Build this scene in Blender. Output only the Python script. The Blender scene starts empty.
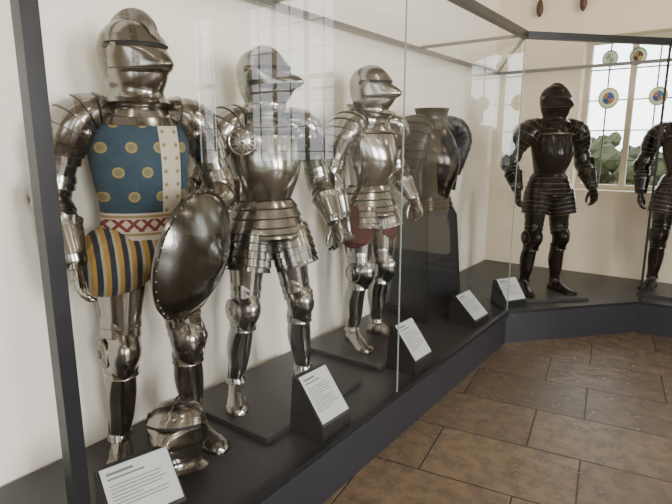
import bpy, math, random
from mathutils import Vector, Matrix
random.seed(7)
V=Vector
SC=bpy.context.scene
def link(o,parent=None):
    SC.collection.objects.link(o)
    if parent: o.parent=parent
    return o
def empty(name,loc=(0,0,0),yaw=0,scale=1):
    o=bpy.data.objects.new(name,None); o.empty_display_size=.1
    o.location=loc; o.rotation_euler=(0,0,math.radians(yaw)); o.scale=(scale,)*3
    return link(o)
# ---------------------------------------------------------------- materials
class NT:
    def __init__(s,name):
        s.m=bpy.data.materials.new(name); s.m.use_nodes=True
        s.t=s.m.node_tree; s.b=s.t.nodes['Principled BSDF']; s.out=s.t.nodes['Material Output']
    def n(s,typ,**k):
        x=s.t.nodes.new(typ)
        for a,b in k.items(): setattr(x,a,b)
        return x
    def l(s,a,b): s.t.links.new(a,b)
    def val(s,inp,v):
        if isinstance(v,(int,float)): inp.default_value=v
        else: s.l(v,inp)
    def math(s,op,a,b=0.0,c=None):
        x=s.n('ShaderNodeMath',operation=op); s.val(x.inputs[0],a); s.val(x.inputs[1],b)
        if c is not None: s.val(x.inputs[2],c)
        return x.outputs[0]
    def mix(s,f,a,b):
        x=s.n('ShaderNodeMix',data_type='RGBA'); s.val(x.inputs[0],f)
        for i,v in ((6,a),(7,b)):
            if isinstance(v,tuple): x.inputs[i].default_value=(*v[:3],1)
            else: s.l(v,x.inputs[i])
        return x.outputs[2]
    def obj(s):
        tc=s.n('ShaderNodeTexCoord'); return tc.outputs['Object']
    def noise(s,scale,detail=4,rough=.5,vec=None):
        x=s.n('ShaderNodeTexNoise'); x.inputs['Scale'].default_value=scale
        x.inputs['Detail'].default_value=detail; x.inputs['Roughness'].default_value=rough
        s.l(vec if vec else s.obj(),x.inputs['Vector']); return x.outputs['Fac']
    def bump(s,h,strength=.2,dist=.01):
        x=s.n('ShaderNodeBump'); x.inputs['Strength'].default_value=strength
        x.inputs['Distance'].default_value=dist; s.l(h,x.inputs['Height']); s.l(x.outputs[0],s.b.inputs['Normal'])
def mat(name,col,rough=.5,metal=0,var=.15,nscale=12,bump=0,col2=None,rv=.16):
    t=NT(name); f=t.noise(nscale)
    c2=col2 if col2 else tuple(max(0,c*(1-var*2)) for c in col)
    t.l(t.mix(f,c2,col),t.b.inputs['Base Color'])
    t.b.inputs['Metallic'].default_value=metal
    r=t.math('MULTIPLY_ADD',f,rv,rough-rv/2); t.l(r,t.b.inputs['Roughness'])
    if bump: t.bump(t.noise(nscale*4),bump,.004)
    return t.m
STEEL=mat('polished_steel',(.385,.375,.355),.19,1,.27,9,.03,rv=.10)
STEEL_E=mat('steel_edge',(.11,.10,.09),.35,1)
def m_etched():
    t=NT('etched_steel'); f=t.noise(8)
    sp=t.n('ShaderNodeSeparateXYZ'); t.l(t.obj(),sp.inputs[0])
    vo=t.n('ShaderNodeTexVoronoi'); vo.inputs['Scale'].default_value=90; t.l(t.obj(),vo.inputs['Vector'])
    band=t.math('LESS_THAN',t.math('FRACT',t.math('MULTIPLY_ADD',sp.outputs['Y'],1/.10,20.3)),.26)
    e=t.math('MULTIPLY',t.math('GREATER_THAN',vo.outputs['Distance'],.42),band)
    c=t.mix(f,(.18,.17,.16),(.33,.315,.295)); c=t.mix(t.math('MULTIPLY',band,.40),c,(.13,.105,.07)); c=t.mix(t.math('MULTIPLY',e,.5),c,(.08,.06,.035))
    t.l(c,t.b.inputs['Base Color']); t.b.inputs['Metallic'].default_value=1
    t.l(t.math('MULTIPLY_ADD',band,.08,.18),t.b.inputs['Roughness']); return t.m
STEEL_W=m_etched()
BRASS=mat('brass_trim',(.30,.24,.15),.35,1)
BLACK=mat('blackened_steel',(.014,.013,.014),.20,.8,.3,10,.04)
BLACK_E=mat('black_armour_bright_edge',(.17,.155,.135),.33,.9)
SHIELDM=mat('embossed_iron',(.22,.215,.205),.18,1,.38,14,.16)
CUIR=mat('dark_russet_steel',(.055,.048,.042),.20,1,.3,12,.08)
CUIRB=mat('blackened_mantle_steel',(.005,.005,.006),.40,0,.3,12,.08)
DARKSLOT=mat('dark_void',(.004,.004,.004),.8)
BASE=mat('case_base_paint',(.020,.021,.027),.34,0,.06,3)
DECK=mat('case_deck_black',(.018,.019,.022),.40,0,.1,4)
FRAME=mat('frame_black_metal',(.011,.012,.015),.35,.2,.1)
RAIL=mat('rail_grey_metal',(.22,.22,.22),.35,.6,.1)
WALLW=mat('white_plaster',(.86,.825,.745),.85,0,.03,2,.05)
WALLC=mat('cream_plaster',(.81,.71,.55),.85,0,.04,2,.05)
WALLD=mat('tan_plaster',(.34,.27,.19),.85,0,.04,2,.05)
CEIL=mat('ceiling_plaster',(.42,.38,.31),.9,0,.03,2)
CARD=mat('label_card',(.42,.44,.46),.5,0,.02)
INK=mat('label_ink',(.10,.11,.12),.6,0,.02)
RED=mat('red_velvet',(.075,.002,.003),.85,0,.4,30,.3)
YEL=mat('yellow_cloth',(.30,.17,.02),.75,0,.25,30,.3)
LEATHER=mat('brown_leather',(.12,.05,.025),.5,0,.3,20,.2)
LEAF=mat('foliage',(.070,.082,.028),.85,0,.48,1.6,.6)
GRASS=mat('grass',(.14,.2,.07),.9,0,.2,1)
MULL=mat('leaded_mullion',(.10,.10,.10),.5,.2,.1)
STONE=mat('window_stone',(.62,.55,.44),.85,0,.1,8,.1)
WOOD=mat('dark_wood',(.10,.045,.02),.45,0,.3,15,.1)
def m_cloth():
    t=NT('brocade_blue_cream'); sp=t.n('ShaderNodeSeparateXYZ'); t.l(t.obj(),sp.inputs[0])
    y,z=sp.outputs['Y'],sp.outputs['Z']
    def cell(v,s,o=0): return t.math('SUBTRACT',t.math('FRACT',t.math('MULTIPLY_ADD',v,1/s,o+20)),.5)
    zi=t.math('FLOOR',t.math('MULTIPLY_ADD',z,1/.092,20.2))
    odd=t.math('MULTIPLY',t.math('MODULO',zi,2),.5)
    a=t.math('SUBTRACT',t.math('FRACT',t.math('ADD',t.math('MULTIPLY_ADD',y,1/.098,20.1),odd)),.5)
    b=cell(z,.092,.2); a=t.math('MULTIPLY',a,1.07)
    d=t.math('SQRT',t.math('ADD',t.math('MULTIPLY',a,a),t.math('MULTIPLY',b,b)))
    dot=t.math('LESS_THAN',d,.22); ringd=t.math('LESS_THAN',d,.14)
    gold=t.mix(ringd,(.20,.145,.045),(.11,.10,.055))
    blue=t.mix(t.noise(38,5,.7),(.001,.007,.014),(.010,.048,.078))
    c1=t.mix(dot,blue,gold)
    a2=cell(y,.05,.3); b2=cell(z,.05)
    d2=t.math('ADD',t.math('ABSOLUTE',a2),t.math('ABSOLUTE',b2))
    cr_=t.mix(t.math('LESS_THAN',d2,.20),(.38,.34,.27),(.18,.12,.055))
    s=t.math('MULTIPLY',t.math('GREATER_THAN',y,.045),t.math('LESS_THAN',y,.125))
    c2=t.mix(s,c1,cr_)
    d3=t.math('ABSOLUTE',t.math('SUBTRACT',t.math('ABSOLUTE',a2),t.math('ABSOLUTE',cell(z,.05,.5))))
    inner=t.math('LESS_THAN',t.math('ABSOLUTE',t.math('SUBTRACT',z,1.02)),.024)
    low=t.mix(t.math('MULTIPLY',inner,t.math('LESS_THAN',d3,.17)),(.38,.33,.27),(.12,.012,.012))
    stripe=t.math('LESS_THAN',t.math('ABSOLUTE',t.math('SUBTRACT',t.math('ABSOLUTE',t.math('SUBTRACT',z,1.02)),.034)),.005)
    low=t.mix(stripe,low,(.20,.14,.06))
    c3=t.mix(t.math('LESS_THAN',z,1.068),c2,low)
    t.l(c3,t.b.inputs['Base Color']); t.b.inputs['Roughness'].default_value=.8
    t.bump(t.noise(90),.5,.004); return t.m
CLOTH=m_cloth()
def m_hose():
    t=NT('striped_hose'); sp=t.n('ShaderNodeSeparateXYZ'); t.l(t.obj(),sp.inputs[0])
    f=t.math('FRACT',t.math('MULTIPLY_ADD',sp.outputs['Y'],1/.046,20))
    c=t.mix(t.math('GREATER_THAN',f,.38),(.27,.16,.03),(.007,.012,.022))
    c=t.mix(t.math('GREATER_THAN',f,.80),c,(.28,.25,.20))
    t.l(c,t.b.inputs['Base Color']); t.b.inputs['Roughness'].default_value=.8
    t.bump(t.noise(80),.4,.004); return t.m
HOSE=m_hose()
def m_floor():
    t=NT('slate_flagstones'); mp=t.n('ShaderNodeMapping'); t.l(t.obj(),mp.inputs[0])
    mp.inputs['Rotation'].default_value=(0,0,math.radians(-9))
    br=t.n('ShaderNodeTexBrick'); t.l(mp.outputs[0],br.inputs['Vector'])
    br.inputs['Color1'].default_value=(.070,.046,.028,1); br.inputs['Color2'].default_value=(.155,.106,.062,1)
    br.inputs['Mortar'].default_value=(.05,.036,.026,1); br.inputs['Scale'].default_value=1
    br.inputs['Mortar Size'].default_value=.005; br.inputs['Mortar Smooth'].default_value=.5
    br.inputs['Brick Width'].default_value=.72; br.inputs['Row Height'].default_value=.46
    br.offset=.37
    n1=t.noise(2.2,6,.6); n2=t.noise(11,9,.7)
    c=t.mix(t.math('MULTIPLY',n1,.50),br.outputs['Color'],(.135,.104,.072))
    k=t.n('ShaderNodeMapRange'); t.l(n2,k.inputs[0]); k.inputs[1].default_value=.42; k.inputs[2].default_value=.66
    c=t.mix(t.math('MULTIPLY',k.outputs[0],.75),c,(.042,.033,.025))
    c=t.mix(br.outputs['Fac'],c,(.030,.022,.016))
    t.l(c,t.b.inputs['Base Color'])
    t.l(t.math('MULTIPLY_ADD',n2,.36,.05),t.b.inputs['Roughness'])
    h=t.math('SUBTRACT',t.math('MULTIPLY_ADD',n2,.7,t.math('MULTIPLY',n1,.9)),t.math('MULTIPLY',br.outputs['Fac'],.7))
    t.bump(h,.6,.016); return t.m
FLOOR=m_floor()
def m_glass():
    t=NT('case_glass'); lw=t.n('ShaderNodeLayerWeight'); lw.inputs['Blend'].default_value=.5
    f=t.math('MULTIPLY_ADD',t.math('POWER',lw.outputs['Facing'],5.0),.65,.05)
    tr=t.n('ShaderNodeBsdfTransparent'); tr.inputs[0].default_value=(.96,.975,.97,1)
    gl=t.n('ShaderNodeBsdfGlossy'); gl.inputs['Roughness'].default_value=.0; gl.inputs[0].default_value=(1,1,1,1)
    mx=t.n('ShaderNodeMixShader'); t.l(f,mx.inputs[0]); t.l(tr.outputs[0],mx.inputs[1]); t.l(gl.outputs[0],mx.inputs[2])
    t.l(mx.outputs[0],t.out.inputs[0]); return t.m
GLASS=m_glass()
GEDGE=mat('glass_edge',(.22,.28,.27),.15,0,.05)
def m_roundel(name,a,b,c):
    t=NT(name); sp=t.n('ShaderNodeSeparateXYZ'); t.l(t.obj(),sp.inputs[0])
    x,z=sp.outputs['X'],sp.outputs['Z']
    d=t.math('SQRT',t.math('ADD',t.math('MULTIPLY',x,x),t.math('MULTIPLY',z,z)))
    q=t.math('GREATER_THAN',t.math('MULTIPLY',x,z),0)
    fz=t.math('GREATER_THAN',t.math('FRACT',t.math('MULTIPLY_ADD',t.math('ADD',x,z),1/.03,9)),.5)
    col=t.mix(q,t.mix(t.math('MULTIPLY',fz,.7),a,(.7,.65,.4)),b)
    col=t.mix(t.math('GREATER_THAN',d,.052),col,(.7,.72,.6)); col=t.mix(t.math('GREATER_THAN',d,.078),col,c)
    t.l(col,t.b.inputs['Base Color']); t.b.inputs['Roughness'].default_value=.2
    tl=t.n('ShaderNodeBsdfTranslucent'); t.l(col,tl.inputs[0]); mx=t.n('ShaderNodeMixShader'); mx.inputs[0].default_value=.6
    t.l(t.b.outputs[0],mx.inputs[1]); t.l(tl.outputs[0],mx.inputs[2]); t.l(mx.outputs[0],t.out.inputs[0])
    return t.m
# ---------------------------------------------------------------- mesh builder
class MB:
    def __init__(s): s.v=[];s.f=[];s.m=[];s.M=Matrix()
    def add(s,p): s.v.append(s.M@V(p)); return len(s.v)-1
    def face(s,idx,m=0): s.f.append(idx); s.m.append(m)
    def loft(s,rings,closed=True,cap=(True,True),mats=None,mat=0):
        ids=[[s.add(p) for p in r] for r in rings]; n=len(rings[0])
        for i in range(len(ids)-1):
            mm=mats[i] if mats else mat
            for j in range(n if closed else n-1):
                k=(j+1)%n; s.face((ids[i][j],ids[i][k],ids[i+1][k],ids[i+1][j]),mm)
        if closed:
            if cap[0]: s.face(tuple(reversed(ids[0])),mats[0] if mats else mat)
            if cap[1]: s.face(tuple(ids[-1]),mats[-1] if mats else mat)
    def box(s,a,b,m=0):
        x0,y0,z0=a;x1,y1,z1=b
        i=[s.add(p) for p in ((x0,y0,z0),(x1,y0,z0),(x1,y1,z0),(x0,y1,z0),(x0,y0,z1),(x1,y0,z1),(x1,y1,z1),(x0,y1,z1))]
        for q in ((3,2,1,0),(4,5,6,7),(0,1,5,4),(1,2,6,5),(2,3,7,6),(3,0,4,7)): s.face(tuple(i[k] for k in q),m)
    def bar(s,a,b,w,h,m=0):
        a,b=V(a),V(b); t=(b-a).normalized(); up=V((0,0,1)) if abs(t.z)<.9 else V((1,0,0))
        sd=t.cross(up).normalized(); u=sd.cross(t)
        rs=[[p+sd*sx*w/2+u*sz*h/2 for sx,sz in ((-1,-1),(1,-1),(1,1),(-1,1))] for p in (a,b)]
        s.loft(rs,mat=m)
    def disc(s,c,nrm,rad,depth,m=0,n=28,m2=None,boss=.3,sq=1):
        c=V(c);nrm=V(nrm).normalized(); up=V((0,0,1)) if abs(nrm.z)<.9 else V((1,0,0))
        a=nrm.cross(up).normalized(); b=a.cross(nrm)
        prof=[(1,-.25*depth),(1.0,.1*depth),(.93,.18*depth),(.86,.1*depth),(.7,.45*depth),(.45,.75*depth),(boss,.85*depth),(boss*.8,1.15*depth),(.02,1.35*depth)]
        rs=[[c+nrm*h+(a*math.cos(t)+b*sq*math.sin(t))*rad*r for t in [2*math.pi*j/n for j in range(n)]] for r,h in prof]
        mt=[m]*len(prof)
        if m2 is not None: mt[1]=m2; mt[6]=m2
        s.loft(rs,mats=mt)
    def build(s,name,mats,parent=None,angle=38,smooth=True):
        me=bpy.data.meshes.new(name); me.from_pydata([tuple(v) for v in s.v],[],s.f); 
        for m in mats: me.materials.append(m)
        for p,mi in zip(me.polygons,s.m): p.material_index=min(mi,len(mats)-1); p.use_smooth=smooth
        me.update()
        import bmesh
        bm=bmesh.new(); bm.from_mesh(me); bmesh.ops.remove_doubles(bm,verts=bm.verts,dist=1e-6)
        bmesh.ops.recalc_face_normals(bm,faces=bm.faces); bm.to_mesh(me); bm.free()
        if smooth: me.set_sharp_from_angle(angle=math.radians(angle))
        return link(bpy.data.objects.new(name,me),parent)
def cr(L,s):
    n=len(L)-1; x=min(max(s,0),1)*n; i=min(int(x),n-1); f=x-i
    p0=L[max(i-1,0)];p1=L[i];p2=L[i+1];p3=L[min(i+2,n)]
    return .5*((2*p1)+(p2-p0)*f+(2*p0-5*p1+4*p2-p3)*f*f+(3*p1-p0-3*p2+p3)*f**3)
def ringp(c,t,up,f,b,sd,n=26,arc=None,pt=0,ridge=0,flute=0,fn=0):
    t=t.normalized(); u=up-t*up.dot(t)
    if u.length<.05: u=V((0,0,1))-t*t.z
    u.normalize(); v=t.cross(u); out=[]
    if arc: A=[math.radians(arc[0]+(arc[1]-arc[0])*j/n) for j in range(n+1)]
    else: A=[2*math.pi*j/n for j in range(n)]
    for a in A:
        ca,sa=math.cos(a),math.sin(a); k=max(0,ca)
        g=1+(flute*abs(math.sin(a*fn/2)) if flute else 0)
        out.append(c+u*(((f if ca>0 else b)*ca+ridge*k**10)*g)+v*(sd*sa*(1-pt*k)*g))
    return out
def limb(mb,P,R,up,nl=0,amp=.004,n=26,arc=None,steps=10,cap=(True,True),mat=0,edge=1,ridge=0,pt=0,flip=False,flute=0,fn=0):
    P=[V(p) for p in P]; R=[V(r) if len(r)==3 else V((r[0],r[0],r[1])) for r in R]; up=V(up)
    rings=[]
    def mk(s,ex):
        c=cr(P,s); t=cr(P,min(1,s+.02))-cr(P,max(0,s-.02)); r=cr(R,s)
        rings.append(ringp(c,t,up,max(r.x+ex,1e-4),max(r.y+ex,1e-4),max(r.z+ex,1e-4),n,arc,pt,ridge,flute,fn))
    if nl:
        for i in range(nl):
            for q in (0,.5,.93,1.0):
                mk((i+q)/nl,amp*(q if not flip else 1-q))
        mats=[(edge if (i%4) in (2,3) else mat) for i in range(len(rings)-1)]
    else:
        for i in range(steps+1): mk(i/steps,0)
        mats=[mat]*(len(rings)-1)
    mb.loft(rings,closed=arc is None,cap=cap,mats=mats)
# ---------------------------------------------------------------- armour parts
def helmet(mb,comb=.035,beak=.05,holes=True):
    H=[(0,.090,.085,.095,0),(.012,.112,.105,.11,0),(.022,.100,.095,.10,0),(.045,.078,.078,.076,0),(.07,.095,.083,.080,.1),(.10,.105,.095,.088,.15),
       (.14,.105,.106,.095,.1),(.18,.106,.112,.099,0),(.215,.104,.112,.099,0),(.25,.092,.100,.088,0),(.278,.070,.078,.068,0),(.296,.040,.046,.040,0),(.302,.002,.002,.002,0)]
    HZl=[V((h[0],h[1],h[2])) for h in H]; HR=[V((h[3],h[4],0)) for h in H]
    rings=[]
    for i in range(49):
        s=i/48; a=cr(HZl,s); b=cr(HR,s)
        rings.append(ringp(V((0,0,a.x)),V((0,0,1)),V((1,0,0)),max(a.y,.001),max(a.z,.001),max(b.x,.001),40,None,max(b.y,0)))
    mb.loft(rings)
    def shell(L,arc,m=0,sub=3):
        Q=[V(l[:3]) for l in L]; W=[V((l[3],l[4],0)) for l in L]; rs=[]
        N=(len(L)-1)*sub
        for i in range(N+1):
            s=i/N; a=cr(Q,s); w=cr(W,s)
            rs.append(ringp(V((0,0,a.x)),V((0,0,1)),V((1,0,0)),a.y,a.y*.9,a.z,44,arc,max(w.x,0),w.y))
        mb.loft(rs,closed=False,mat=m)
    shell([(.200,.112,.104,.05,.004),(.188,.122,.106,.12,.008),(.165,.112+beak*.7,.106,.30,.012),(.142,.112+beak,.104,.36,.014),(.128,.112+beak*.85,.103,.33,.012),(.110,.112+beak*.4,.098,.28,.008)],(-92,92))
    shell([(.127,.1145+beak*.84,.1045,.33,.012),(.123,.1145+beak*.80,.1042,.33,.012)],(-88,88),1,1)
    shell([(.126,.108+beak*.5,.099,.28,.006),(.105,.108+beak*.42,.097,.24,.006),(.08,.108+beak*.15,.092,.18,.004),(.055,.098,.085,.1,.002),(.03,.100,.09,.05,0),(.012,.118,.112,0,0)],(-98,98))
    shell([(.240,.101,.099,0,0),(.228,.1075,.1015,.0,.002),(.212,.1155,.1055,.0,.004)],(-96,96))
    shell([(.222,.1085,.1030,.0,.003),(.196,.1140,.1050,.05,.003)],(-70,70),2,1)
    for sg in (-1,1):
        mb.disc((0.0,sg*.101,.198),(0,sg,0),.017,.008,1)
        if holes:
            for r in range(2):
                for c in range(4):
                    a=math.radians(sg*(22+c*9)); fx=.110+beak*.62
                    p=V((fx*math.cos(a)*.99,.103*math.sin(a)*(1-.3*math.cos(a)),.160-r*.014))
                    mb.disc(p,(math.cos(a),math.sin(a),0),.0032,.003,2,8)
    rs=[]
    for i in range(23):
        a=math.radians(8+i*(168-8)/22)
        base=V((-.004+.108*math.cos(a),0,.185+.113*math.sin(a)))
        d=V((math.cos(a),0,math.sin(a))); h=comb*math.sin(math.pi*i/22)**.55
        rs.append([base+V((0,.011,0)),base+d*h*.7+V((0,.004,0)),base+d*h+V((0,.003,0)),base+d*h+V((0,-.003,0)),base+d*h*.7+V((0,-.004,0)),base+V((0,-.011,0))])
    mb.loft(rs,mats=[0]*22)
def hand(mb,W,d,pn,sg,curl=22):
    d=V(d).normalized(); pn=V(pn); pn=(pn-d*pn.dot(d)).normalized(); sd=d.cross(pn)*sg
    W=V(W)
    limb(mb,[W-d*.01,W+d*.04,W+d*.085,W+d*.10],[(.022,.036),(.024,.046),(.022,.048),(.016,.046)],-pn,nl=4,amp=.002,n=18)
    for i,(o,L) in enumerate(((.035,.074),(.012,.084),(-.012,.079),(-.035,.062))):
        p=W+d*.093+sd*o; P=[p]; dd=d.copy()
        for k,fr in enumerate((.45,.32,.25)):
            ax=d.cross(pn).normalized(); dd=Matrix.Rotation(math.radians(curl*(1+.25*k)),3,ax)@dd
            P.append(P[-1]+dd*L*fr)
        limb(mb,P,[(.0115,.0112),(.0110,.0108),(.0095,.0095),(.0066,.007)],-pn,nl=6,amp=.0012,n=10)
    tp=W+d*.03+sd*.038+pn*.004; dd=(d*.75+sd*.55+pn*.35).normalized()
    limb(mb,[tp,tp+dd*.035,tp+dd*.06+d*.012,tp+dd*.066+d*.035],[(.014,.013),(.013,.012),(.011,.011),(.007,.007)],-pn,nl=5,amp=.0012,n=10)
def suit(name,loc,yaw,scale=1,mats=(STEEL,STEEL_E,DARKSLOT),torso='plate',stance=.13,armR=None,armL=None,head_yaw=0,comb=.035,beak=.05,
         tassets=6,tarc=(-95,95),collar=False,besagew=False,feet=16,hose=None,hosez=0,hoser=1,back=None,headz=1.47,hs=1.22,stepR=0,stepL=0,mb_fauld=5):
    root=empty(name,loc,yaw,scale); X=(1,0,0); Z=(0,0,1)
    M=list(mats)
    for sg,sn,st in ((-1,'right',stepR),(1,'left',stepL)):
        mb=MB(); hip=V((0,sg*.100,.93)); kn=V((.035+st*.6,sg*(.100+(stance-.095)*.5),.50)); an=V((-.02+st,sg*stance,.085))
        fa=math.radians(sg*feet); fd=V((math.cos(fa),math.sin(fa),0))
        th=kn.lerp(hip,.93)
        limb(mb,[th,th.lerp(kn,.4),th.lerp(kn,.85)],[(.108,.100),(.098,.092),(.073,.070)],X,steps=8,ridge=.008)
        limb(mb,[th.lerp(kn,.02),th.lerp(kn,.10)],[(.112,.104),(.111,.103)],X,nl=2,amp=.004)
        limb(mb,[th.lerp(kn,.68),th.lerp(kn,.80),kn.lerp(th,.06)],[(.084,.079),(.078,.074),(.073,.070)],X,nl=3,amp=.005)
        mb.bar(th.lerp(kn,.05)+V((.0,sg*.102,0)),th.lerp(kn,.65)+V((0,sg*.084,0)),.006,.004,1)
        a=kn+(th-kn).normalized()*.075; b=kn+(an-kn).normalized()*.085; off=V((.012,0,0))
        limb(mb,[a,a.lerp(kn,.6)+off,kn+off*1.5,b.lerp(kn,.5)+off,b],[(.064,.062,.064),(.076,.064,.071),(.086,.062,.074),(.073,.060,.067),(.062,.058,.060)],X,steps=14,ridge=.014)
        limb(mb,[a+V((0,0,.012)),a-V((0,0,.012))],[(.073,.071),(.072,.069)],X,nl=2,amp=.004)
        limb(mb,[b+V((0,0,.022)),b-V((0,0,.030))],[(.068,.066),(.066,.064)],X,nl=2,amp=.005)
        mb.disc(kn+V((.01,sg*.076,0)),(0.25,sg,0),.055,.014,0,24,1,sq=1.15)
        c1=b.lerp(an,.35)+V((-.012,0,0))
        limb(mb,[b+V((0,0,.01)),c1,b.lerp(an,.68),an+V((0,0,.035)),an],[(.056,.058,.057),(.056,.074,.065),(.050,.057,.053),(.042,.044,.043),(.049,.050,.048)],X,steps=16,ridge=.008)
        limb(mb,[an+V((0,0,.03)),an-V((0,0,.0))],[(.047,.046),(.052,.050)],X,nl=2,amp=.004)
        mb.bar(b+V((0,sg*.060,0)),an+V((0,sg*.045,.02)),.004,.006,1)
        heel=V((an.x,an.y,.0))-fd*.055
        prof=[(0,.030,.052),(.025,.045,.085),(.065,.047,.105),(.11,.045,.085),(.16,.050,.060),(.21,.056,.046),(.255,.052,.036),(.285,.034,.026),(.298,.008,.012)]
        rings=[];mt=[]
        sdv=V((-fd.y,fd.x,0))
        for i,(s,w,hh) in enumerate(prof):
            nxt=prof[min(i+1,len(prof)-1)]
            def rg(s,w,hh):
                c=heel+fd*s; o=[]
                for j in range(17):
                    t=math.pi*j/16; o.append(c+sdv*w*math.cos(t)+V((0,0,hh*math.sin(t)**.8+.002)))
                return o
            for q in (0,.5,.9,.999):
                if i==len(prof)-1 and q>0: break
                e=.004*(1-q) if i>2 else 0
                rings.append(rg(s+(nxt[0]-s)*q,w+(nxt[1]-w)*q+e,hh+(nxt[2]-hh)*q+e)); mt.append(1 if q>=.9 and i>=2 else 0)
        mb.loft(rings,mats=mt[:-1]+[0])
        mb.build('leg_harness_'+sn,M,root)
        if back:
            mb=MB(); o2=V((-.038,-sg*.016,0))
            limb(mb,[hip+o2+V((0,0,.02)),th.lerp(kn,.4)+o2,kn+V((-.02,0,.04))],[(.104,.092),(.092,.084),(.058,.06)],X,steps=8)
            mb.build('stocking_'+sn,[back],root)
        if tassets:
            mb=MB()
            L=tassets/6
            t0=V((.015,sg*.095,.90)); t1=V((.045+st*.3,sg*(.11+(stance-.095)*.3),.90-.20*L))
            ta=tarc if sg>0 else (-tarc[1],-tarc[0])
            limb(mb,[t0,t0.lerp(t1,.5),t1],[(.132,.112),(.132,.118),(.128,.116)],(1,sg*.25,0),nl=tassets,amp=.008,arc=ta,n=26,ridge=.010)
            mb.build('tasset_'+sn,M,root)
    mb=MB()
    T=[(.985,0,.118,.11,.150),(1.03,0,.112,.105,.138),(1.06,.004,.115,.105,.136),(1.12,.012,.142,.112,.152),(1.20,.018,.166,.118,.172),(1.28,.014,.164,.122,.187),(1.36,.008,.145,.122,.192),(1.42,.002,.118,.110,.178),(1.465,-.004,.092,.085,.125),(1.49,-.006,.078,.072,.085)]
    if torso=='cloth':
        T=[(.915,0,.170,.160,.212),(.955,0,.155,.145,.195),(1.02,.002,.132,.118,.168),(1.09,.008,.138,.115,.166),(1.18,.014,.154,.118,.180),(1.28,.012,.158,.122,.192),(1.36,.008,.142,.122,.196),(1.42,.002,.118,.110,.178),(1.465,-.004,.092,.085,.125),(1.49,-.006,.078,.072,.085)]
    RR=[]
    for i in range(41):
        s=i/40; q=[cr([V((k[0],k[1],k[2])) for k in T],s), cr([V((k[3],k[4],0)) for k in T],s)]
        RR.append(ringp(V((q[0].y,0,q[0].x)),V(Z),V(X),q[0].z,q[1].x,q[1].y,44,None,0,.014 if torso!='cloth' else .003))
    mb.loft(RR)
    if torso=='cloth':
        mb.build('brocade_doublet',[CLOTH],root)
    else:
        mb.build('breastplate',M,root)
        mb=MB()
        limb(mb,[(.006,0,1.372),(.005,0,1.386)],[(.150,.128,.196),(.142,.126,.193)],X,steps=1,mat=1,cap=(False,False),ridge=.014,n=44)
        limb(mb,[(.0,0,1.052),(.0,0,1.038)],[(.122,.112,.145),(.124,.114,.148)],X,steps=1,mat=1,cap=(False,False),ridge=.012,n=44)
        for sg in (-1,1):
            limb(mb,[(.150,sg*.085,1.36),(.168,sg*.06,1.24),(.145,sg*.05,1.12)],[(.005,.003)]*3,X,steps=6,n=8,mat=1)
        limb(mb,[(0,0,1.045),(0.005,0,.98),(0.008,0,.91),(.01,0,.865)],[(.126,.118,.148),(.143,.133,.175),(.160,.150,.198),(.167,.156,.206)],X,nl=mb_fauld,amp=.010,cap=(False,False),n=44,ridge=.010)
        mb.build('fauld',M,root)
    mb=MB()
    if collar:
        limb(mb,[(-.004,0,1.42),(0,0,1.455),(0,0,1.49),(0.01,0,1.535)],[(.135,.12,.175),(.112,.11,.13),(.125,.115,.13),(.165,.145,.165)],X,nl=4,amp=.004,cap=(False,False),n=36)
    limb(mb,[(-.004,0,1.41),(0,0,1.45),(0,0,1.485),(0,0,1.52)],[(.145,.13,.195),(.115,.11,.135),(.097,.097,.100),(.094,.094,.094)],X,nl=4,amp=.004,n=36)
    mb.build('gorget',M,root)
    mb=MB(); mb.M=Matrix.Translation((0.01,0,headz))@Matrix.Rotation(math.radians(head_yaw),4,'Z')@Matrix.Diagonal((hs,hs*.98,1.06,1))
    helmet(mb,comb,beak); mb.build('helmet',M,root)
    if hose:
        mb=MB(); h_=hoser
        if torso=='cloth':
            limb(mb,[(0,0,.965),(0,0,.93),(0,0,.87),(0,0,.83)],[(.15,.14,.19),(.185,.17,.235),(.190,.175,.245),(.15,.14,.20)],X,steps=12,n=72,flute=.05,fn=24)
        for sg in (-1,1):
            limb(mb,[(0,sg*.06,1.0-(.05 if h_==1 else 0)),(0.005,sg*.085,.92),(.01,sg*.118,.86),(.012,sg*.120,.80+hosez),(.01,sg*.115,.765+hosez)],[(.11*h_,.09*h_),(.155*h_,.130*h_),(.172*h_,.145*h_),(.155*h_,.135*h_),(.110*h_,.105*h_)],X,steps=14,n=72,flute=.05 if h_==1 else .02,fn=20)
        mb.build('trunk_hose',[hose],root)
    for sg,sn,arm in ((-1,'right',armR),(1,'left',armL)):
        E,W,D,PN=[V(q) for q in arm]; S=V((0,sg*.250,1.385))
        mb=MB()
        limb(mb,[(0,sg*.105,1.455),(0,sg*.165,1.447),(0,sg*.215,1.415),(0,sg*.248,1.365),S.lerp(E,.30)+V((0,sg*.004,0)),S.lerp(E,.50)],
             [(.085,.078,.050),(.128,.110,.070),(.138,.118,.086),(.122,.110,.088),(.090,.088,.078),(.073,.073,.066)],X,nl=7,amp=.006,n=36)
        mb.disc((.118,sg*.205,1.37),(1,sg*.5,0.2),.022,.012,0,18,1)
        mb.build('pauldron_'+sn,M,root)
        mb=MB()
        limb(mb,[S.lerp(E,.3),S.lerp(E,.6),E.lerp(S,.08)],[(.066,.062),(.063,.060),(.056,.055)],X,steps=6)
        ua=(S-E).normalized(); fa_=(W-E).normalized(); bk=(ua+fa_)
        bk=-(bk.normalized()) if bk.length>.05 else V((-1,0,0))
        limb(mb,[E+ua*.070,E+ua*.03+bk*.008,E+bk*.018,E+fa_*.03+bk*.008,E+fa_*.070],[(.058,.058),(.067,.067),(.077,.070),(.067,.065),(.056,.056)],X,steps=12)
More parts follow.
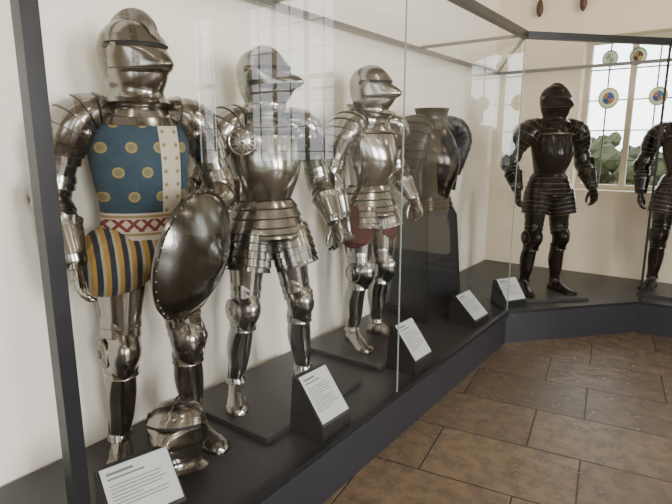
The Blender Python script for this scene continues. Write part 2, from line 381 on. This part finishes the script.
        limb(mb,[E+ua*.095,E+ua*.045],[(.064,.064),(.065,.065)],X,nl=2,amp=.005)
        limb(mb,[E+fa_*.045,E+fa_*.095],[(.063,.063),(.059,.059)],X,nl=2,amp=.005)
        outw=V((.25,sg,0)).normalized()
        mb.disc(E+outw*.066+bk*.005,outw+bk*.2,.054,.016,0,24,1,sq=1.1)
        limb(mb,[E+fa_*.05,E.lerp(W,.45),W],[(.056,.056),(.053,.053),(.038,.038)],X,steps=8)
        mb.build('vambrace_'+sn,M,root)
        mb=MB()
        limb(mb,[E.lerp(W,.42),E.lerp(W,.55),W-fa_*.02,W+V(D).normalized()*.01],[(.075,.075),(.066,.066),(.046,.050),(.038,.046)],X,nl=3,amp=.003,flip=True,n=28)
        hand(mb,W,D,PN,sg*1.0)
        mb.build('gauntlet_'+sn,M,root)
    if besagew:
        mb=MB(); mb.disc((.150,-.185,1.345),(1,-.35,0.05),.066,.02,0,32,1,boss=.22)
        u=V((.35,1,0)).normalized(); w=V((0,0,1)); c=V((.160,-.188,1.346))
        for k in range(16):
            a=k*math.tau/16
            mb.bar(c+(u*math.cos(a)+w*math.sin(a))*.02+V((.008,0,0)),c+(u*math.cos(a)+w*math.sin(a))*.055,.004,.004,1)
        mb.build('besagew',M,root)
    return root
def rlow(o=.30,fx=.06,fy=0): return ((-.03,-o-.02,1.12),(fx,-o-.01+fy,.885),(.12,.02,-1),(.1,1,0))
def llow(o=.30,fx=.06,fy=0): return ((-.03,o+.02,1.12),(fx,o+.01+fy,.885),(.12,-.02,-1),(.1,-1,0))
DZ=.262
def plinth(name,x,y,w,d,h=.03,yaw=0):
    mb=MB(); mb.box((-w/2,-d/2,0),(w/2,d/2,h)); o=mb.build(name,[DECK],smooth=False)
    o.location=(x,y,DZ); o.rotation_euler=(0,0,math.radians(yaw))
    bv=o.modifiers.new('b','BEVEL'); bv.width=.004
    return o
WS=(STEEL_W,STEEL_E,DARKSLOT)
s1=suit('suit_of_armor',(-1.92,1.27,DZ),-22,1.01,WS,'cloth',.16,
   ((-.02,-.32,1.13),(.13,-.285,.90),(.25,.06,-1),(.1,1,0)),((.02,.33,1.13),(.20,.20,1.06),(1,-.5,-.2),(0,-.6,-.8)),head_yaw=30,comb=.044,beak=.04,tassets=0,hose=HOSE,back=YEL)
plinth('armor_plinth',-1.84,1.95,.61,.78)
s2=suit('suit_of_armor',(-1.87,1.94,DZ+.03),-20,.985,(STEEL,STEEL_E,DARKSLOT),'plate',.19,
   ((-.04,-.31,1.12),(.04,-.30,.88),(.1,.02,-1),(.1,1,0)),((-.02,.34,1.13),(.15,.33,.93),(.45,-.05,-.9),(0,-1,0)),head_yaw=26,comb=.016,beak=.07,besagew=True,stepL=.05,stepR=-.01,feet=22)
plinth('armor_plinth',-1.84,2.86,.60,.66)
s3=suit('suit_of_armor',(-1.87,2.90,DZ+.03),-8,1.0,(STEEL,STEEL_E,DARKSLOT),'plate',.12,
   ((-.03,-.31,1.13),(.06,-.29,.88),(.1,.02,-1),(.1,1,0)),((-.02,.32,1.13),(.14,.31,.95),(.4,-.05,-.9),(0,-1,0)),head_yaw=14,comb=.010,beak=.05,collar=True,tassets=4,tarc=(-42,95),back=RED,hose=RED,hoser=.72,hosez=-.08,feet=20,mb_fauld=5)
BM=(BLACK,BLACK_E,DARKSLOT)
plinth('armor_plinth',-1.22,4.84,.5,.6,.03,-45)
s5=suit('suit_of_armor',(-1.25,4.86,DZ+.03),-44,1.01,BM,'plate',.15,
   ((-.05,-.34,1.14),(.10,-.34,.93),(.3,-.05,-1),(.1,1,0)),((-.03,.34,1.14),(.14,.33,.94),(.4,.05,-1),(0,-1,0)),head_yaw=8,comb=.02,beak=.05)
plinth('armor_plinth',-.22,5.58,.6,.55)
s6=suit('suit_of_armor',(-.30,5.62,DZ+.03),-85,1.0,BM,'plate',.14,rlow(),llow(),comb=.03)
# ---------------------------------------------------------------- shield
sh=empty('round_shield',(-1.575,1.25,1.19)); 
mb=MB(); n=56; R0=.256
prof=[(1.0,-.012),(1.012,-.004),(1.0,.004),(.965,.006),(.955,-.001),(.90,.012),(.78,.036),(.6,.062),(.4,.082),(.26,.092),(.24,.098),(.17,.102),(.12,.108),(.07,.112),(.03,.114),(.001,.115)]
rs=[[V((h,R0*r*math.cos(t),R0*r*math.sin(t))) for t in [math.tau*j/n for j in range(n)]] for r,h in prof]
mt=[0]*len(prof); mt[3]=1
mb.loft(rs,mats=mt)
for k in range(40):
    a=math.tau*k/40; mb.disc((.005,R0*.982*math.cos(a),R0*.982*math.sin(a)),(1,0,0),.004,.003,1,8)
mb.build('shield_bowl',[SHIELDM,BRASS],sh)
mb=MB(); mb.bar((-.012,-.1,.02),(-.012,.1,.02),.012,.04); mb.box((-.09,-.06,0),(-.01,-.045,.04)); mb.box((-.09,.045,0),(-.01,.06,.04)); mb.box((-.1,-.06,0),(-.088,.06,.04))
mb.build('arm_strap',[LEATHER],sh)
nrm=V((.92,.33,-.20)).normalized()
sh.rotation_euler=nrm.to_track_quat('X','Z').to_euler()
# ---------------------------------------------------------------- helmet on deck
fh=empty('close_helmet',(-1.70,1.19,DZ-.0),-55,1.0)
mb=MB(); mb.M=Matrix.Translation((0,0,.026))@Matrix.Rotation(math.radians(-14),4,'Y')@Matrix.Diagonal((1.20,1.18,.92,1)); helmet(mb,.016,.03); mb.build('helmet_skull',[STEEL_W,STEEL_E,DARKSLOT],fh)
# ---------------------------------------------------------------- cuirass on pedestal
cu=empty('cuirass_on_pedestal',(-1.87,3.78,DZ),-12)
mb=MB()
mb.loft([[V((sx*a,sy*b,z)) for sx,sy in ((-1,-1),(1,-1),(1,1),(-1,1))] for z,a,b in ((0,.24,.26),(.05,.24,.26),(.05,.20,.22),(.80,.15,.18),(.92,.10,.13))])
mb.build('pedestal',[FRAME],cu,smooth=False)
mb=MB(); dz=.11
T=[(.76,.0,.175,.13,.19),(.80,0,.152,.12,.168),(.90,.01,.165,.12,.172),(1.0,.018,.20,.13,.195),(1.12,.02,.21,.135,.21),(1.25,.01,.18,.135,.21),(1.34,0,.145,.12,.185),(1.40,-.004,.10,.09,.12)]
RR=[]
for i in range(33):
    s=i/32; a=cr([V(k[:3]) for k in T],s); b=cr([V((k[3],k[4],0)) for k in T],s)
    RR.append(ringp(V((a.y,0,a.x+dz)),V((0,0,1)),V((1,0,0)),a.z,b.x,b.y,44,None,0,.022))
mb.loft(RR)
limb(mb,[(0,0,.84+dz),(0,0,.74+dz)],[(.160,.13,.177),(.195,.16,.21)],(1,0,0),nl=3,amp=.006,cap=(False,False),n=40)
mb.build('breastplate',[CUIR,STEEL_E],cu)
mb=MB()
limb(mb,[(-.004,0,1.35+dz),(0,0,1.42+dz),(0,0,1.47+dz),(0,0,1.50+dz)],[(.16,.145,.22),(.115,.11,.135),(.118,.11,.13),(.130,.12,.14)],(1,0,0),nl=5,amp=.006,n=36)
mb.build('gorget',[CUIRB,BLACK_E],cu)
mb=MB()
RR=[]
for i in range(25):
    s=i/24
    z=1.43+dz-.56*s; r=.14+.115*min(1,s*2.3)**.7-.035*max(0,s-.5)*2
    RR.append(ringp(V((-.01,0,z)),V((0,0,1)),V((-1,0,0)),r*.98,r*.85,r*1.16,96,(-126,126),0,0,.035,46))
mb.loft(RR,closed=False)
mb.build('fluted_mantle',[CUIRB,BLACK_E],cu,angle=60)
mb=MB()
for sg in (-1,1):
    limb(mb,[(.02,sg*.12,1.40+dz),(.02,sg*.20,1.37+dz),(.02,sg*.265,1.27+dz),(.015,sg*.270,1.15+dz),(0,sg*.262,1.0+dz)],
         [(.10,.045),(.155,.075),(.165,.080),(.135,.072),(.090,.058)],(1,0,0),nl=9,amp=.007,n=34)
mb.build('pauldrons',[CUIRB,BLACK],cu)
# ---------------------------------------------------------------- labels
def label(x,y,yaw=0,w=.21,L=.25,hf=.08,tilt=52,z=DZ,lines=10,card=CARD):
    r=empty('exhibit_label',(x,y,z),yaw)
    t=math.radians(tilt); dx,dzz=L*math.cos(t),L*math.sin(t)
    mb=MB(); prof=[(dx/2+.01,0),(dx/2+.01,hf),(-dx/2,hf+dzz),(-dx/2-.02,hf+dzz),(-dx/2-.042,0)]
    mb.loft([[V((px,sy*w/2,pz)) for px,pz in prof] for sy in (-1,1)])
    mb.build('label_stand',[FRAME],r,smooth=False)
    mb=MB(); nrm=V((math.sin(t),0,math.cos(t))); o=V((dx/2+.005,0,hf+.004))+nrm*.004; u=V((-math.cos(t),0,math.sin(t)))
    def q(y0,y1,a,b,h,m):
        P=[o+u*a+V((0,y0,0)),o+u*a+V((0,y1,0)),o+u*b+V((0,y1,0)),o+u*b+V((0,y0,0))]
        mb.loft([[p for p in P],[p+nrm*h for p in P]],mat=m)
    q(-w/2+.008,w/2-.008,.008,L-.006,.002,0)
    def ln(a,frac,th): q(-w/2+.025,-w/2+.025+(w-.05)*frac,a,a+th,.0026,1)
    ln(L-.035,.45,.009); ln(L-.052,.62,.006)
    for i in range(lines): ln(L-.075-i*.0125,random.uniform(.82,1) if i%5!=4 else .5,.0032)
    mb.build('label_card',[card,INK],r,smooth=False)
label(-1.565,.945,-14,.26,.21,.065,42,lines=7)
label(-1.415,1.82,-2)
label(-1.415,2.71,-2)
label(-1.45,3.72,-3,.24,.24,.05,44,lines=9)
label(-1.36,4.36,-30,.22,.22,.05,48,lines=8)
# ---------------------------------------------------------------- display case
A=(-1.30,4.12); B=(-.465,5.06); XR=3.6; YB=-2.2; TOP=2.37
case=empty('display_case')
mb=MB()
def poly(off,z0,z1,m=0):
    P=[(-1.30+off,YB),(-1.30+off,A[1]-off*.45),(B[0]+off*.35,B[1]-off),(XR,B[1]-off),(XR,5.985),(-2.185,5.985),(-2.185,YB)]
    mb.loft([[V((x,y,z)) for x,y in P] for z in (z0,z1)],mat=m)
poly(0,0.0,.225,0); poly(.018,.225,.2595,0); 
mb.build('case_base',[BASE],case,smooth=False)
mb=MB()
P=[(-1.33,YB),(-1.33,A[1]+.012),(B[0]-.01,B[1]+.03),(XR,B[1]+.03),(XR,5.98),(-2.18,5.98),(-2.18,YB)]
mb.loft([[V((x,y,z)) for x,y in P] for z in (.2596,.262)]); mb.build('case_deck',[DECK],case,smooth=False)
mb=MB()
path=[(-1.30,YB),A,B,(XR,B[1])]
for p,q in zip(path[:-1],path[1:]):
    mb.bar((*p,TOP+.02),(*q,TOP+.02),.045,.05)
    mb.bar((*p,.272),(*q,.272),.03,.022)
mb.bar((-1.30,.60,.26),(-1.30,.60,TOP+.04),.042,.042)
mb.bar((-1.30,YB,.26),(-1.30,YB,TOP+.04),.05,.05); mb.bar((XR,B[1],.26),(XR,B[1],TOP+.04),.05,.05)
mb.bar((B[0],B[1],.26),(B[0],B[1],TOP+.04),.018,.018)
mb.build('case_frame',[FRAME],case,smooth=False)
mb=MB()
mb.bar((-2.15,YB,TOP),(-2.15,5.94,TOP),.03,.03); mb.bar((-2.15,5.94,TOP),(XR,5.94,TOP),.03,.03)
for y in (.60,2.33,4.12): mb.bar((-2.15,y,TOP+.02),(-1.3,y,TOP+.02),.022,.022)
mb.bar((B[0],B[1],TOP+.02),(B[0],5.94,TOP+.02),.022,.022); mb.bar((*A,TOP+.02),(-2.15,5.94,TOP+.02),.022,.022)
mb.build('case_top_rails',[RAIL],case,smooth=False)
mb=MB()
pans=[((-1.30,YB),(-1.30,.59)),((-1.30,.61),(-1.30,2.328)),((-1.30,2.332),A),(A,B),(B,(1.4,B[1])),((1.404,B[1]),(XR,B[1]))]
for p,q in pans:
    i=[mb.add(c) for c in ((*p,.27),(*q,.27),(*q,TOP),(*p,TOP))]; mb.face(tuple(i))
mb.build('glass_panes',[GLASS],case,smooth=False)
mb=MB()
for x,y in ((-1.3,2.33),A): mb.bar((x,y,.27),(x,y,TOP),.006,.006)
mb.build('glass_joints',[GEDGE],case,smooth=False)
# ---------------------------------------------------------------- room
RX=5.2; RY0=-3.2; HZ=4.3
def wall(name,axis,pos,u0,u1,ops,out,matl,th=.35):
    us=sorted({u0,u1,*[o[0] for o in ops],*[o[1] for o in ops]}); zs=sorted({0,HZ,*[o[2] for o in ops],*[o[3] for o in ops]})
    mb=MB()
    for a,b in zip(us[:-1],us[1:]):
        for c,d in zip(zs[:-1],zs[1:]):
            um,zm=(a+b)/2,(c+d)/2
            if any(o[0]<um<o[1] and o[2]<zm<o[3] for o in ops): continue
            p0,p1=sorted((pos,pos+out*th))
            if axis=='x': mb.box((p0,a,c),(p1,b,d))
            else: mb.box((a,p0,c),(b,p1,d))
    return mb.build(name,[matl],smooth=False)
far_ops=[(-1.30,.02,1.14,2.66),(1.85,3.75,1.14,3.7),(4.25,5.1,1.14,3.7)]
right_ops=[(-2.6,-1.0,1.0,3.4),(.4,2.0,1.0,3.4)]
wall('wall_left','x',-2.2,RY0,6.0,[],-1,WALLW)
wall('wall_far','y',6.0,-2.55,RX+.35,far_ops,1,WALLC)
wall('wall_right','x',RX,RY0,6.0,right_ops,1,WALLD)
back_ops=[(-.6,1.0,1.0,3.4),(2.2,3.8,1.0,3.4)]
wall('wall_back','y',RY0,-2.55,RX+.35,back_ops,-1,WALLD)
mb=MB(); mb.box((-2.55,RY0-.35,-.1),(RX+.35,6.35,0)); mb.build('floor',[FLOOR],smooth=False)
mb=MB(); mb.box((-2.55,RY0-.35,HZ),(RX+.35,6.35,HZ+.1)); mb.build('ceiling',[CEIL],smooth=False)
wi=0
def window(axis,pos,out,o,nu,nz):
    global wi; wi+=1
    u0,u1,z0,z1=o; mb=MB(); p=pos+out*.2
    def bx(a,b,c,d,t=.03,m=0):
        q0,q1=p-t/2,p+t/2
        if axis=='x': mb.box((q0,a,c),(q1,b,d),m)
        else: mb.box((a,q0,c),(b,q1,d),m)
    w=.05
    bx(u0,u0+w,z0,z1,.08,1);bx(u1-w,u1,z0,z1,.08,1);bx(u0+w,u1-w,z0,z0+w,.08,1);bx(u0+w,u1-w,z1-w,z1,.08,1)
    for i in range(1,nu):
        u=u0+(u1-u0)*i/nu; t=.028 if i%2==0 else .006; bx(u-t,u+t,z0+w,z1-w,.05 if t>.02 else .02,1 if t>.02 else 0)
    for i in range(1,nz):
        z=z0+(z1-z0)*i/nz; bx(u0+w,u1-w,z-.006,z+.006,.015)
    mb.build('window_%d'%wi,[MULL,STONE],smooth=False)
for o,nu,nz in zip(far_ops,(6,6,3),(5,7,7)): window('y',6.0,1,o,nu,nz)
for o in right_ops: window('x',RX,1,o,4,6)
for o in back_ops: window('y',RY0,-1,o,4,6)
cols=[((.35,.10,.07),(.12,.2,.4),(.6,.5,.2)),((.1,.28,.15),(.6,.6,.55),(.15,.25,.4)),((.45,.35,.1),(.2,.1,.1),(.2,.3,.2))]
for k,(x,z,r) in enumerate(((-1.06,2.07,1.05),(-1.08,2.46,.80),(-.83,2.46,.85),(-.62,2.07,.9),(-.41,2.46,.8),(-.20,2.07,.9))):
    mb=MB(); mb.disc((0,0,0),(0,-1,0),.092,.006,0,32); 
    o=mb.build('stained_glass_roundel',[m_roundel('stained_glass',*cols[k%3])]); o.location=(x,6.17,z); o.scale=(r,1,r*1.1)
for x in (-1.75,-1.33):
    r=empty('mounted_halberd',(x,5.95,3.3),0)
    mb=MB(); limb(mb,[(0,0,-.30),(0,0,.7)],[(.016,.016),(.016,.016)],(1,0,0),steps=4,n=12)
    limb(mb,[(0,0,-.40),(0,0,-.36),(0,0,-.30),(0,0,-.24)],[(.006,.006),(.03,.03),(.034,.034),(.018,.018)],(1,0,0),steps=10,n=14)
    mb.build('staff',[WOOD],r)
    mb=MB(); pr=[(-.02,.28),(-.16,.36),(-.13,.45),(-.16,.54),(-.02,.50),(-.015,.6),(0,.85),(.015,.6),(.02,.46),(.12,.41),(.02,.36)]
    mb.loft([[V((a,y,b)) for a,b in pr] for y in (-.006,.006)]); mb.build('axe_head',[STEEL_W],r,smooth=False)
    mb=MB(); mb.box((-.05,-.02,.1),(.05,.05,.13)); mb.box((-.05,-.02,-.12),(.05,.05,-.09)); mb.build('bracket',[FRAME],r,smooth=False)
# ---------------------------------------------------------------- outside
mb=MB(); mb.box((-40,6.4,-.3),(40,60,-.2)); mb.build('lawn',[GRASS],smooth=False)
mb=MB()
for k in range(900):
    x=random.uniform(-15,8); y=15+random.uniform(-1,2.5)
    top=1.35+.30*math.sin(x*1.7)+.22*math.sin(x*4.1+1)
    zc=random.uniform(0,1)**.6*top; r=random.uniform(.12,.32)
    rs=[]
    for i in range(6):
        ph=math.pi*i/5
        rs.append([V((x+r*math.sin(ph)*math.cos(t)*random.uniform(.6,1.3),y+r*math.sin(ph)*math.sin(t)*random.uniform(.7,1.2),max(-.19,zc-r*math.cos(ph)*random.uniform(.7,1.25)))) for t in [math.tau*j/9 for j in range(9)]])
    mb.loft(rs)
mb.build('hedge',[LEAF],smooth=False)
# ---------------------------------------------------------------- lights
w=bpy.data.worlds.new('sky'); SC.world=w; w.use_nodes=True
bg=w.node_tree.nodes['Background']; bg.inputs[0].default_value=(.94,.97,1,1); bg.inputs[1].default_value=6.0
def area(name,loc,rot,sx,sy,e,col=(1,1,1)):
    l=bpy.data.lights.new(name,'AREA'); l.shape='RECTANGLE'; l.size=sx; l.size_y=sy; l.energy=e; l.color=col
    o=bpy.data.objects.new(name,l); o.location=loc; o.rotation_euler=rot; link(o)
H=math.pi/2
for o in right_ops: area('window_daylight',(RX+.5,(o[0]+o[1])/2,2.2),(0,H,0),2.4,1.6,500,(1,.975,.94))
for o in back_ops: area('window_daylight',((o[0]+o[1])/2,RY0-.5,2.2),(-H,0,0),1.6,2.4,110,(1,.98,.95))
for x in (.5,3.2):
    for y in (-1,2,4.6): area('ceiling_lamp',(x,y,HZ-.02),(0,0,0),.5,.5,24,(1,.86,.68))
# ---------------------------------------------------------------- camera
cd=bpy.data.cameras.new('camera'); cam=link(bpy.data.objects.new('camera',cd))
cam.location=(0,0,1.6); cam.rotation_euler=(math.radians(90-11.52),0,math.radians(36.3))
cd.sensor_width=36; cd.lens=525/672*36; SC.camera=cam
